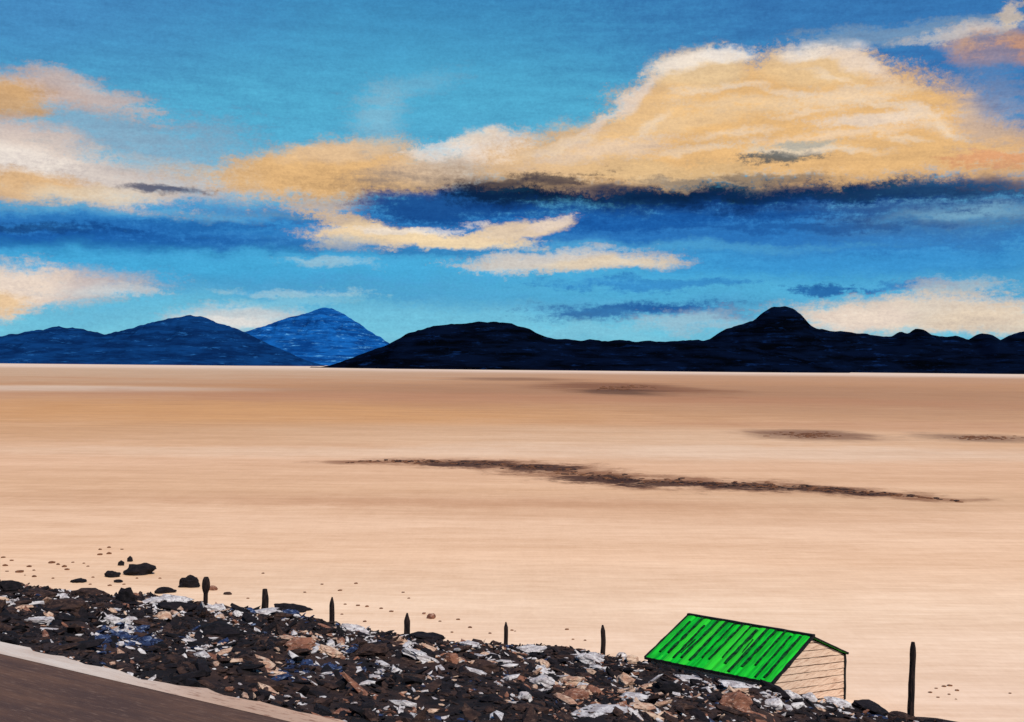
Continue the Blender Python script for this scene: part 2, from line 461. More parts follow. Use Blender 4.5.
pA = [(-900,362),(-700,350),(-520,334),(-400,343),(-250,328),(-120,338),(-50,340),(0,337),(30,332),(60,327),(82,329),(105,334),(130,329),(155,322),(175,318),(190,316),(205,318),(225,325),(250,335),(275,347),(300,358),(322,366)]
pB = [(170,363),(205,350),(240,334),(262,327),(285,319),(305,314),(316,310),(325,307),(335,310),(350,318),(368,330),(390,344),(420,358),(440,366)]
pC = [(312,369),(330,366),(350,359),(372,351),(390,344),(405,335),(420,330),(440,326),(465,324),(490,322),(512,324),(530,330),(545,337),(560,340),(600,341),(650,342),(700,341),(740,345),(790,356),(840,370)]
pD = [(560,372),(620,350),(670,342),(710,340),(722,332),(735,326),(752,322),(758,317),(764,311),(774,307),(786,307),(794,310),(801,316),(808,323),(818,330),(850,332),(885,337),(890,338),(900,332),(908,334),(916,329),(926,331),(932,336),(945,337),(958,336),(968,341),(980,333),(992,335),(1000,341),(1008,336),(1024,331),(1060,330),(1120,342),(1200,326),(1300,345),(1500,336),(1700,352),(1900,376)]
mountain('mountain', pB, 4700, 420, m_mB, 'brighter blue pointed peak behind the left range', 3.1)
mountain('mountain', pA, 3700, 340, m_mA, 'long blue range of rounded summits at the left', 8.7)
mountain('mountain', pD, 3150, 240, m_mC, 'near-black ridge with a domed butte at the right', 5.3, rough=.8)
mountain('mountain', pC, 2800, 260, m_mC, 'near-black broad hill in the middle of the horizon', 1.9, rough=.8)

# ------------------------------------------------------------------ road, verge and rubble bank
ZR = 7.0
e0 = at_z(0, 654, ZR); e1 = at_z(290, 722, ZR)
U = Vector((e0.x-e1.x, e0.y-e1.y)).normalized()          # along the road, to the left and away
Nn = Vector((-U.y, U.x));  Nn = Nn if Nn.y > 0 else -Nn   # across, towards the plain
P0 = Vector((e1.x, e1.y))
def st(x, y):
    d = Vector((x, y))-P0; return d.dot(U), d.dot(Nn)
def xy(s, tt):
    v = P0+U*s+Nn*tt; return v.x, v.y
CREST = [(-60,574,73),(0,580,70),(40,585,68.5),(80,590,67),(125,596,65),(170,592,64.5),(205,602,63.5),(245,608,62),(295,610,60.5),(335,621,60),(380,630,58.5),(425,634,57.5),(470,642,56.5),(520,642,55),(560,642,54),(610,652,52),(645,659,50),(690,670,47),(735,680,45),(772,687,43.6),(800,692,43.6),(845,700,45.5),(880,708,46),(915,717,46),(960,724,45),(1024,738,43),(1100,752,41)]
cs = []
for px, py, d in CREST:
    p = at_y(px, py, d); s_, t_ = st(p.x, p.y); cs.append((s_, t_, p.z))
cs.sort()
cs = [(cs[0][0]-60, cs[0][1], .3), (cs[0][0]-12, cs[0][1], .4)]+cs+[(cs[-1][0]+20, cs[-1][1]+1, .8), (cs[-1][0]+200, cs[-1][1]+1, .8)]
CS = np.array([c[0] for c in cs]); CT = np.array([c[1] for c in cs]); CZ = np.array([c[2] for c in cs])
vin = [((0,654),(0,640)),((50,668),(60,656)),((100,678),(112,669)),((150,690),(152,681)),((200,698),(204,689)),((250,708),(252,700)),((290,722),(345,721))]
VS, VT = [], []
for a_, c_ in vin:
    p = at_z(c_[0], c_[1], ZR); s_, t_ = st(p.x, p.y); VS.append(s_); VT.append(max(.2, t_*.85))
o_ = np.argsort(VS); VS = np.array(VS)[o_]; VT = np.array(VT)[o_]
def verge_w(s): return float(np.interp(s, VS, VT))
def surf(x, y):
    s, tt = st(x, y)
    tc_ = float(np.interp(s, CS, CT)); zc = float(np.interp(s, CS, CZ)); v = verge_w(s)
    if tt <= v: return ZR-0.06
    if tt < tc_:
        f = (tt-v)/(tc_-v)
        z = (ZR-0.06)*(1-f)+(zc-.15)*f
        env = min(1, (tt-v)/1.5)*min(1, .25+(tc_-tt)/3.0)
        z += env*(fbm(x/5, y/5, 2, 4)*.42+fbm(x/1.2, y/1.2, 5, 3)*.10-.10-.5*math.sin(math.pi*f)*.6)
        return z
    f = (tt-tc_)/2.6
    z = (zc-.15)*(1-f)**1 if f < 1 else 0
    if f >= 1: return -0.4*(f-1)-0.02 if f < 3 else -0.9
    return z-0.02*f
m_bank, t, b = mat('dark_rubble_earth', 0.95)
P = t.n('ShaderNodeNewGeometry').outputs['Position']
n1 = t.noise(P, 0.5, 6, .7); n2 = t.noise(t.mapping(P, sc=(3,3,6)), 1, 6, .75)
c = t.mix(t.mapr(n1, .4, .62), lin((22,17,19)), lin((58,42,38)))
c = t.mix(t.mapr(n2, .58, .72, 0, .7), c, lin((120,92,78)))
c = t.mix(t.mapr(t.noise(t.mapping(P, loc=(4,4,0), sc=(4,4,7)), 1, 5, .8), .63, .72, 0, .8), c, lin((190,176,168)))
t.put(b.inputs['Base Color'], c); bump(t, b, n2, .8, .12)
ss = np.concatenate([np.linspace(-90, -32, 20), np.arange(-31.6, 75, .42), np.linspace(76, 240, 30)])
tsn = np.concatenate([[-80, -40, -20, -12], np.arange(-.6, 62, .45)])
vs = []
for s_ in ss:
    for q in tsn:
        x, y = xy(s_, q); vs.append((x, y, surf(x, y)))
n_ = len(tsn)
fs = [(i*n_+j, (i+1)*n_+j, (i+1)*n_+j+1, i*n_+j+1) for i in range(len(ss)-1) for j in range(n_-1)]
tag(mesh_obj('embankment', vs, fs, m_bank, smooth=True), 'dark earth bank falling from the road to the plain', kind='structure')

# road
m_road, t, b = mat('worn_asphalt', 0.9)
P = t.n('ShaderNodeNewGeometry').outputs['Position']
yaw = math.atan2(U.y, U.x)
rv = t.mapping(P, rot=(0, 0, yaw), kind='TEXTURE')
n1 = t.noise(t.mapping(rv, sc=(.22, 1.6, 1)), 1, 6, .65); n2 = t.noise(t.mapping(rv, sc=(2.0, 16, 1)), 1, 5, .7)
c = t.mix(t.mapr(n1, .35, .66), lin((78,58,52)), lin((102,74,60)))
c = t.mix(t.mapr(n2, .5, .75, 0, .6), c, lin((138,110,94)))
c = t.mix(t.mapr(n2, .28, .42, .5, 0), c, lin((46,38,42)))
t.put(b.inputs['Base Color'], c); bump(t, b, n2, .35, .02)
def strip(name, t0, t1, z, mt, label, s0=-80, s1=230, n=120):
    vs = []
    for s_ in np.linspace(s0, s1, n):
        a_ = t0(s_) if callable(t0) else t0; c_ = t1(s_) if callable(t1) else t1
        for q in np.linspace(a_, c_, 5):
            vs.append((*xy(s_, q), z))
    fs = [(i*5+j, (i+1)*5+j, (i+1)*5+j+1, i*5+j+1) for i in range(n-1) for j in range(4)]
    return tag(mesh_obj(name, vs, fs, mt), label, kind='structure')
strip('road', -8.0, .05, ZR, m_road, 'dark brownish asphalt road in the lower left corner')
m_verge, t, b = mat('pale_verge_gravel', 0.95)
P = t.n('ShaderNodeNewGeometry').outputs['Position']
rv = t.mapping(P, rot=(0, 0, yaw), kind='TEXTURE')
n1 = t.noise(t.mapping(rv, sc=(.25, 1.2, 1)), 1, 6, .65); n2 = t.noise(t.mapping(rv, sc=(2.2, 10, 1)), 1, 5, .7)
sx = t.n('ShaderNodeSeparateXYZ'); t.L.new(t.mapping(P, loc=(P0.x, P0.y, 0), rot=(0,0,yaw), kind='TEXTURE'), sx.inputs[0])
c = t.mix(t.mapr(sx.outputs[0], 1.0, 7.5), lin((196,160,136)), lin((214,198,184)))
c = t.mix(t.mapr(n1, .42, .62, 0, .5), c, lin((180,150,130)))
rn = t.math('MULTIPLY', t.mapr(n2, .5, .66), t.mapr(sx.outputs[0], 2.0, 6.8, .6, .08))
c = t.mix(rn, c, lin((118,66,48)))
t.put(b.inputs['Base Color'], c); bump(t, b, n2, .6, .03)
strip('verge', .0, lambda s_: verge_w(s_)+.20*fbm(s_*1.1, 1, 1, 5)+.05, ZR+.008, m_verge, 'pale gravel verge between the road and the rubble', n=900)

# ------------------------------------------------------------------ stones
PHI = (1+5**.5)/2
ICO = np.array([(-1,PHI,0),(1,PHI,0),(-1,-PHI,0),(1,-PHI,0),(0,-1,PHI),(0,1,PHI),(0,-1,-PHI),(0,1,-PHI),(PHI,0,-1),(PHI,0,1),(-PHI,0,-1),(-PHI,0,1)])/math.sqrt(1+PHI*PHI)
ICF = [(0,11,5),(0,5,1),(0,1,7),(0,7,10),(0,10,11),(1,5,9),(5,11,4),(11,10,2),(10,7,6),(7,1,8),(3,9,4),(3,4,2),(3,2,6),(3,6,8),(3,8,9),(4,9,5),(2,4,11),(6,2,10),(8,6,7),(9,8,1)]
def stone_mat(name, a_, b_, c_, amt=.6, sc=1.0):
    m, t, b = mat(name, 0.9)
    P = t.n('ShaderNodeNewGeometry').outputs['Position']
    n1 = t.noise(t.mapping(P, sc=(3*sc,3*sc,7*sc)), 1, 6, .7); n2 = t.noise(t.mapping(P, loc=(3,2,1), sc=(6*sc,6*sc,14*sc)), 1, 5, .75)
    c = t.mix(t.mapr(n1, .4, .6), lin(a_), lin(b_))
    c = t.mix(t.mapr(n2, .54, .64, 0, amt), c, lin(c_))
    t.put(b.inputs['Base Color'], c); bump(t, b, n2, .7, .06)
    return m
SM = {
 'black': stone_mat('black_rock', (12,10,14), (28,22,26), (64,54,54), .3),
 'brown': stone_mat('dark_brown_rock', (34,24,24), (62,44,38), (104,80,68), .5),
 'white': stone_mat('salt_white_rock', (212,206,204), (166,156,156), (52,44,46), .9),
 'cream': stone_mat('cream_rock', (206,176,152), (168,128,106), (80,50,42), .8),
 'rust':  stone_mat('rusty_rock', (140,94,74), (108,70,56), (206,178,160), .5),
 'blue':  stone_mat('blue_grey_rock', (24,32,58), (44,60,96), (150,164,190), .55),
 'sandy': stone_mat('brown_sand_stone', (120,78,52), (92,58,42), (160,116,84), .4),
}
KEYS = ['black','brown','white','cream','rust','blue']
rg = np.random.default_rng(11)
def stones(items, rng, jit=.28):
    """items: (x,y,z,(a,b,c),yaw,tilt,mat) -> merged arrays of jittered angular stones"""
    V, Fc, MI = [], [], []
    base = 0; F0 = np.array(ICF)
    for (x, y, z, dim, yw, tl, mi) in items:
        v = ICO*(1+rng.uniform(-jit, jit, (12, 1)))
        v = v*np.array(dim)
        ct, s_ = math.cos(tl), math.sin(tl)
        v = np.stack([v[:,0]*ct-v[:,2]*s_, v[:,1], v[:,0]*s_+v[:,2]*ct], 1)
        cy, sy = math.cos(yw), math.sin(yw)
        v = np.stack([v[:,0]*cy-v[:,1]*sy, v[:,0]*sy+v[:,1]*cy, v[:,2]], 1)+np.array((x, y, z))
        V.append(v); Fc.append(F0+base); MI += [mi]*20; base += 12
    return np.concatenate(V), np.concatenate(Fc), MI
def hit(px, py):
    """where the line through a photo point meets the bank or the plain"""
    d = ray(px, py); q = 18.0
    while q < 400:
        p = O+d*(q/d.y)
        if p.z <= max(surf(p.x, p.y), 0): return p
        q += .08
    return at_z(px, py)
# clusters of colour in the rubble: (px, py, radius px, weights for KEYS, chance)
CL = [(118,622,20,(0,0,5,1,0,1),.75),(112,642,22,(1,0,2,0,0,6),.75),(140,640,20,(2,0,1,0,0,6),.6),(160,605,24,(2,1,6,2,0,0),.6),(205,645,22,(2,1,6,1,0,1),.55),(225,655,20,(2,1,5,2,0,0),.5),
      (268,668,16,(1,1,2,5,1,0),.6),(222,610,14,(1,1,6,2,0,0),.6),(292,612,22,(2,0,5,0,0,4),.6),(300,645,20,(0,2,2,3,4,0),.6),(330,648,20,(1,1,4,4,1,0),.6),(290,670,18,(2,0,2,0,0,6),.6),(325,668,22,(1,0,3,0,0,6),.65),(380,666,20,(2,0,5,0,0,3),.5),
      (355,628,20,(1,1,7,1,0,0),.6),(345,612,18,(2,1,5,2,0,1),.5),(420,634,16,(5,0,3,0,0,1),.5),(418,652,22,(1,2,5,3,1,0),.6),(450,655,16,(0,1,3,4,3,0),.6),(470,648,26,(2,2,3,2,2,1),.5),(430,690,26,(3,2,3,2,1,1),.4),
      (505,660,26,(1,2,4,2,2,2),.55),(510,690,20,(2,2,4,1,1,1),.5),(545,680,18,(0,0,7,2,0,0),.7),(572,690,20,(0,1,2,5,4,0),.8),(600,700,20,(1,2,1,3,5,0),.6),(590,660,15,(1,0,7,1,0,0),.6),(632,664,14,(1,0,4,4,0,0),.6),(632,690,22,(1,0,5,4,1,0),.65),(650,705,24,(1,1,4,4,2,0),.6),
      (680,690,20,(4,3,2,1,1,0),.5),(735,700,18,(0,1,1,4,5,0),.8),(700,676,26,(3,1,6,1,0,0),.45),(775,700,20,(2,0,6,1,0,2),.65),(800,700,16,(2,0,7,0,0,1),.65),(840,704,22,(3,1,6,1,0,0),.55),(730,718,26,(3,2,3,2,2,1),.45),(690,712,26,(3,3,2,2,1,0),.4),
      (45,622,16,(2,1,5,2,0,0),.4),(15,602,16,(2,1,4,2,0,0),.4),(65,597,12,(1,0,6,0,0,0),.5),(395,705,22,(1,2,3,4,3,0),.5),(430,712,20,(1,2,4,4,2,0),.5),(870,712,24,(5,2,2,0,0,1),.5),(240,618,20,(3,1,4,2,0,1),.4),(360,645,24,(3,3,2,1,2,1),.4),(560,716,26,(3,2,3,2,2,0),.4)]
def project(x, y, z):
    v = R3.transposed() @ (Vector((x, y, z))-O); return W/2+F*v.x/-v.z, HH/2-F*v.y/-v.z
SLOPE_YAW = math.atan2(U.y, U.x)
items = []
tries = 0
while len(items) < 34000 and tries < 140000:
    tries += 1
    s_ = rg.uniform(-34, 70); q = rg.uniform(.1, 50)
    tc_ = float(np.interp(s_, CS, CT)); v_ = verge_w(s_)
    if q < v_+rg.uniform(-.12, .25) or q > tc_+rg.uniform(-.3, 1.6): continue
    x, y = xy(s_, q); z = surf(x, y)
    ppx, ppy = project(x, y, z)
    near = ppx > -60 and ppx < 1080
    if not near and rg.random() < .6: continue
    size = .036*(1-rg.random())**-.5
    size = min(size, .24)*(.8+.4*rg.random())
    if q < v_+.8: size = min(size, .08)
    if q > tc_-.5: size = min(size, .12)
    wts = (58, 36, 3.0, 2, 3, 1.0)
    if fbm(x/3.0, y/3.0, 9, 3) > .25: wts = (52, 26, 11, 5, 7, 2)
    for cx, cy, cr, cw, ch in CL:
        if (ppx-cx)**2+((ppy-cy)*1.5)**2 < cr*cr and rg.random() < ch:
            wts = cw; size = min(max(size, .06), .2); break
    if q < v_+.7 and rg.random() < .45: wts = (1, 3, 3, 5, 6, 0)
    wts = np.array(wts, float)
    mi = int(rg.choice(6, p=wts/wts.sum()))
    if mi in (2, 3) and ppy < 600 and rg.random() < .5: mi = 1
    lon = rg.uniform(1.1, 3.2); flat = rg.uniform(.3, .7)
    items.append((x, y, z+size*flat*.3, (size*lon, size*.85, size*flat), SLOPE_YAW+rg.normal(0, .7), rg.normal(0, .35), mi))
V, Fc, MI = stones(items, rg)
tag(mesh_obj('rubble', V, Fc, [SM[k_] for k_ in KEYS], midx=MI), 'loose dark, white and rusty broken stone covering the bank', 'rubble', kind='stuff')

def rock(px, py, wpx, hpx, key, label, tilt=0.0, group=None, name='rock', ground=False, seed=0, tall=False, cat='rock', sink=.35):
    """a single rock, modelled solid at its own size, lying where it lies"""
    p = at_z(px, py+hpx*.35) if ground else hit(px, py+hpx*.2)
    r = random.Random(int(px*13+py*7+seed))
    a_ = wpx*.5*p.y/F; h_ = hpx*.5*p.y/F
    depth = a_*r.uniform(.6, .9)
    n_sub = 3 if wpx > 13 else 2 if wpx > 7 else 1
    import bmesh
    bm = bmesh.new(); bmesh.ops.create_icosphere(bm, subdivisions=n_sub, radius=1.0)
    planes = [(Vector((r.gauss(0,1), r.gauss(0,1), r.gauss(0,1))).normalized(), r.uniform(.62, .92)) for _ in range(11)]
    off = Vector((r.uniform(0, 50), r.uniform(0, 50), 0))
    for v in bm.verts:
        c_ = v.co.copy()
        for n_, dd_ in planes:
            e_ = c_.dot(n_)-dd_
            if e_ > 0: c_ -= n_*e_
        c_ *= 1+.26*mn.noise(c_*2.1+off)+(.16*mn.noise(c_*5.3+off) if n_sub == 3 else 0)
        v.co = Vector((c_.x*a_*1.18, c_.y*depth*1.18, c_.z*h_*1.18))
    me = bpy.data.meshes.new(name); bm.to_mesh(me); bm.free()
    me.materials.append(SM[key])
    o = bpy.data.objects.new(name, me); COL.objects.link(o)
    o.location = (p.x, p.y, p.z+h_*(1-sink)*.55)
    o.rotation_euler = (0, rad(tilt), r.uniform(-.25, .25))
    return tag(o, label, cat, group)

ROCKS = [
 (9,588,22,13,'black','black boulder at the left end of the rubble crest',0),
 (38,594,34,9,'brown','long dark brown boulder second from the left end of the crest',3),
 (61,597,18,7,'white','small white stone lying between the two left dark boulders of the crest',0),
 (88,595,38,11,'brown','broad dark hump of rock left of the tall upright black rock',4),
 (78,581,16,5,'black','low black stone just above the broad dark hump',-3),
 (126,599,20,27,'black','tall upright black rock breaking the crest at the left',0),
 (37,620,26,7,'white','flat white slab in the dark rubble at lower left',-3),
 (9,604,14,5,'white','small white stone under the leftmost black boulder',0),
 (98,619,24,4,'white','thin white splinter pointing up to the right beside the blue stones',-18),
 (112,622,18,13,'white','jagged white block above the blue stones',10),
 (128,621,16,8,'white','white chip right of the jagged white block',-5),
 (103,640,14,9,'blue','dark blue stone below the jagged white block',0),
 (122,637,16,10,'blue','larger dark blue stone right under the white chip',12),
 (146,642,18,10,'blue','blue grey stone right of the two dark blue ones',0),
 (164,591,20,8,'black','dark pointed rock on the crest right of the tall upright one',0),
 (150,602,26,6,'white','long pale ridge stone beside the tall upright black rock',-10),
 (172,599,34,6,'white','long white slab on the crest just left of the first post',5),
 (164,616,18,8,'cream','cream stone under the long white slab of the crest',-8),
 (67,643,12,4,'white','small white fleck near the road verge at the left',-10),
 (200,645,30,6,'white','streaky white slab low on the bank below the first post',22),
 (216,609,20,12,'white','white block right beside the first post',15),
 (237,615,12,9,'white','small white wedge left of the second post',40),
 (262,612,28,5,'white','thin white slab at the foot of the second post',-12),
 (294,609,36,9,'black','dark blue-black boulder on the crest between second and third post',6),
 (290,613,18,6,'blue','blue grey slab in front of the crest boulder between second and third post',0),
 (265,668,20,10,'cream','cream stone alone in the dark low rubble left of centre',20),
 (300,646,28,14,'rust','large rusty pink boulder below the third post',-8),
 (330,652,26,9,'cream','cream slab right of the large rusty pink boulder',14),
 (306,664,14,8,'blue','blue stone below the large rusty pink boulder',0),
 (330,668,16,9,'blue','blue stone below the cream slab in the middle',0),
 (355,629,26,7,'white','white slab between the third and fourth post',16),
 (398,640,18,8,'cream','pale stone under the fourth post',10),
 (425,638,34,10,'black','smooth black boulder on the crest right of the fourth post',4),
 (430,638,14,4,'white','white chip lying on the smooth black boulder',0),
 (418,655,30,9,'white','white slab below the smooth black boulder',18),
 (452,659,12,14,'rust','upright pink-brown stone right of the white slab in the middle',0),
 (472,645,20,6,'white','white stone on the crest left of the fifth post',5),
 (530,651,30,11,'white','white pointed slab on the crest right of the fifth post',-8),
 (543,664,14,10,'cream','cream stone under the pointed white slab',20),
 (541,682,24,10,'white','bright white block in mid bank below the pointed slab',-5),
 (568,682,26,10,'cream','cream slab topping the rust coloured block pair',-10),
 (572,697,28,13,'rust','wide rust coloured block under the cream slab',-12),
 (594,692,18,11,'rust','smaller rust block right of the wide rust one',20),
 (524,699,15,14,'white','white stone with dark veins low in the centre right',30),
 (590,660,24,10,'white','white wedge left beside the sixth post',8),
 (622,656,10,7,'white','small round white stone right of the sixth post',0),
 (633,661,14,10,'cream','cream stone between the sixth post and the hut',25),
 (627,681,20,14,'cream','cream boulder in mid bank below the sixth post',10),
 (634,697,28,7,'white','curved white slab under the cream boulder',8),
 (642,708,24,10,'cream','cream brown block below the curved white slab',0),
 (600,712,46,4,'white','long thin white splinter near the bottom edge',-7),
 (673,668,20,5,'white','white stone under the left corner of the green roof',8),
 (692,679,30,7,'white','white slab under the middle of the green eave',9),
 (742,686,38,5,'white','long white slab under the right part of the green eave',10),
 (736,702,28,17,'rust','round rusty boulder in front of the hut',0),
 (772,704,18,12,'white','round white stone right of the round rusty boulder',0),
 (792,697,20,11,'white','white stone in front of the plank gable, left of two',12),
 (810,698,15,9,'white','white stone in front of the plank gable, right of two',0),
 (838,702,24,7,'white','flat white stone under the right corner of the gable',10),
 (668,690,30,18,'black','big black rock in front of the left end of the hut',0),
 (868,708,36,11,'black','black rock right of the hut corner',10),
 (902,716,24,6,'brown','brown rock at the foot of the tall pole',8),
 (684,708,22,12,'brown','brown block near the bottom edge below the hut',0),
 (482,668,30,14,'brown','large brown rock in the middle bank below the fifth post',8),
 (375,652,34,16,'brown','large brown rock below the white slab near the fourth post',0),
 (222,634,44,18,'black','large black rock low under the first and second posts',6),
 (60,608,50,16,'brown','large brown rock in the left bank above the white slab',0),
 (180,608,34,12,'black','black rock below the long white crest slab',10),
]
for i, (px, py, w_, h_, k_, lb, tl) in enumerate(ROCKS):
    rock(px, py, w_, h_, k_, lb, tilt=tl, seed=i, group='rocks in the rubble bank')
SAND_ROCKS = [
 (139,569,29,15,'black','biggest black boulder lying out on the sand above the left crest'),
 (112,574,14,8,'black','flat black boulder on the sand left of the biggest one'),
 (121,563,7,7,'black','small black stone left of and above the biggest sand boulder'),
 (130,559,6,7,'black','small black stone just above the biggest sand boulder'),
 (118,581,8,4,'black','little black stone below the flat sand boulder'),
 (190,582,18,14,'black','black pointed boulder left beside the first post'),
 (213,588,8,6,'rust','rust brown stone right beside the first post'),
 (228,593,8,4,'brown','small dark stone on the sand right of the first post'),
 (431,616,8,7,'rust','reddish brown stone on the sand right of the fourth post'),
 (424,613,4,3,'rust','tiny reddish stone left of the larger reddish one'),
]
for i, (px, py, w_, h_, k_, lb) in enumerate(SAND_ROCKS):
    rock(px, py, w_, h_, k_, lb, seed=i+100, ground=True, name='boulder' if w_ > 12 else 'stone', group='dark stones on the sand', sink=.2)
PEB = {
 ('small brown stone scattered on the sand above the left crest', 'brown stones on the sand at left'):
   [(3,557,4),(12,560,4),(5,565,5),(20,571,7),(29,566,5),(34,570,3),(25,575,2),(34,576,5),(52,562,6),(58,564,4),(64,566,5),(67,569,5),(88,566,3),(84,563,3),(53,578,3),(100,549,4),(109,547,4),(109,553,5),(100,554,5),(122,549,3),(73,562,3),(90,584,3),(110,585,4),(137,578,3),(124,584,3),(160,578,3),(93,577,3),(7,571,3)],
 ('small brown stone scattered on the sand behind the middle posts', 'brown stones on the sand in the middle'):
   [(263,573,3),(322,584,3),(340,590,4),(356,583,4),(345,604,3),(358,605,4),(367,606,4),(381,608,4),(391,611,4),(365,621,4),(403,592,3),(409,598,3),(440,621,3),(458,619,4),(470,627,4),(452,632,3),(490,633,3),(515,631,2),(342,614,3),(248,598,3),(305,592,3)],
 ('small brown stone on the sand between the fifth and sixth posts', 'brown stones on the sand right of the middle'):
   [(567,629,4),(573,639,3),(585,640,3),(512,630,3)],
 ('small brown stone on the sand right of the tall pole', 'brown stones on the sand at right'):
   [(930,692,4),(936,688,3),(944,686,4),(950,685,5),(957,690,4),(949,694,3),(938,697,3),(1010,693,3),(956,699,2)],
}
for (lb, gp), L_ in PEB.items():
    for i, (px, py, w_) in enumerate(L_):
        rock(px, py, w_*1.15, w_*.5, 'sandy', lb, ground=True, name='stone', group=gp, seed=i, cat='stone', sink=.3)

# rough dark scrub stones strewn along the streak on the plain
items = []
SPX = [a[0] for a in STREAK]; SPY = [a[1] for a in STREAK]; SPW = [a[2] for a in STREAK]
for i in range(700):
    px = rg.uniform(345, 960); wv = np.interp(px, SPX, SPW)
    d_ = rg.normal(0, .28)*wv
    if rg.random() < .55*(1-np.interp(px, [340,430,520,880,960], [0,.8,1,.8,.1])): continue
    p = at_z(px, np.interp(px, SPX, SPY)+d_)
    s2 = rg.uniform(.06, .26)
    items.append((p.x, p.y, s2*.1, (s2*rg.uniform(1, 2.6), s2, s2*.45), rg.normal(0, .4), 0, 0 if rg.random() < .5 else 1))
for (cx, cy, rx, ry, n_) in [(812,435,34,2.2,90),(980,438,34,1.5,70),(620,388,26,2.0,60)]:
    for i in range(n_):
        p = at_z(cx+rg.normal(0, rx*.5), cy+rg.normal(0, ry*.6))
        s2 = rg.uniform(.1, .3)*p.y/200
        items.append((p.x, p.y, s2*.1, (s2*rg.uniform(1, 3), s2, s2*.4), rg.normal(0, .3), 0, 1))
V, Fc, MI = stones(items, rg)
tag(mesh_obj('scattered_stones', V, Fc, [SM['brown'], SM['sandy']], midx=MI), 'dark stones strewn in streaks across the far plain', 'stones', kind='stuff')

# ------------------------------------------------------------------ posts
m_post, t, b = mat('charred_wood', 0.9)
P = t.n('ShaderNodeNewGeometry').outputs['Position']
n1 = t.noise(t.mapping(P, sc=(18, 18, 3)), 1, 5, .7)
t.put(b.inputs['Base Color'], t.mix(t.mapr(n1, .4, .68), lin((14,11,13)), lin((56,40,36)))); bump(t, b, n1, .8, .03)
def post(px, ptop, pbot, wpx, d, label, cat='post', lean=0.0, name='post', tip=.35, knob=0.0, seed=1):
    top = at_y(px, ptop, d); bot = at_y(px, pbot, d)
    zb = bot.z-.8; hgt = top.z-zb; r0 = wpx*.5*d/F
    rr = random.Random(seed); ns = 9; rings = 16; vs = []; fs = []
    for k_ in range(rings+1):
        f = k_/rings
        z = f*hgt
        r = r0*(1.05-.12*f+.10*mn.noise(Vector((seed*3.1, z*2.2, 0))))
        dist = hgt-z
        if dist < r0*3: r *= tip+(1-tip)*min(1, dist/(r0*2.4))
        if knob and dist < hgt*.34: r = r0*(1+knob*math.sin(math.pi*min(1, dist/(hgt*.34)))**.6)
        ox = .35*r0*mn.noise(Vector((seed, z*1.1, 4)))+lean*f
        for a_ in range(ns):
            th = a_/ns*2*math.pi
            q = r*(1+.12*mn.noise(Vector((math.cos(th)*1.3+seed, math.sin(th)*1.3, z*1.5))))
            vs.append((ox+q*math.cos(th), q*math.sin(th), z))
    for k_ in range(rings):
        for a_ in range(ns):
            fs.append((k_*ns+a_, k_*ns+(a_+1)%ns, (k_+1)*ns+(a_+1)%ns, (k_+1)*ns+a_))
    fs.append([rings*ns+a_ for a_ in range(ns)]); fs.append([a_ for a_ in range(ns)][::-1])
    o = mesh_obj(name, vs, fs, m_post)
    o.location = (top.x, d, zb)
    return tag(o, label, cat, 'posts along the rubble crest')
post(206,577,606,4.4,64.0,'short knobbly black post, leftmost of the row, beside a pointed boulder',seed=1,knob=.9,tip=.8)
post(265,589,612,7,62.2,'short thick black post with a rounded head, second from left',seed=2,tip=.7)
post(332,597,624,5.5,60.6,'short dark post with pointed tip, third from left',seed=3,tip=.25)
post(407,613,638,6,58.6,'short dark post beside the smooth black crest boulder',seed=4,tip=.3)
post(506,622,648,4.5,55.8,'thin dark post left of the white pointed slab',seed=5,tip=.3)
post(603,625,654,5,52.8,'slim dark post nearest to the left of the hut',seed=6,tip=.35)
post(911,642,719,6.5,46.2,'tall thin black pole standing alone right of the hut',cat='pole',seed=7,tip=.6,name='pole',lean=.08)

# ------------------------------------------------------------------ hut
f_, bx, by, yw, LEN, WN, ZRG, ZEV = 1200, 12.12, 48.2, .716, 5.76, 3.14, 3.13, 1.93
hut = bpy.data.objects.new('hut', None); COL.objects.link(hut)
hut.location = (bx, by, 0); hut.rotation_euler = (0, 0, -yw)
tag(hut, 'low plank hut with a bright green gabled roof at the foot of the rubble bank', 'hut')
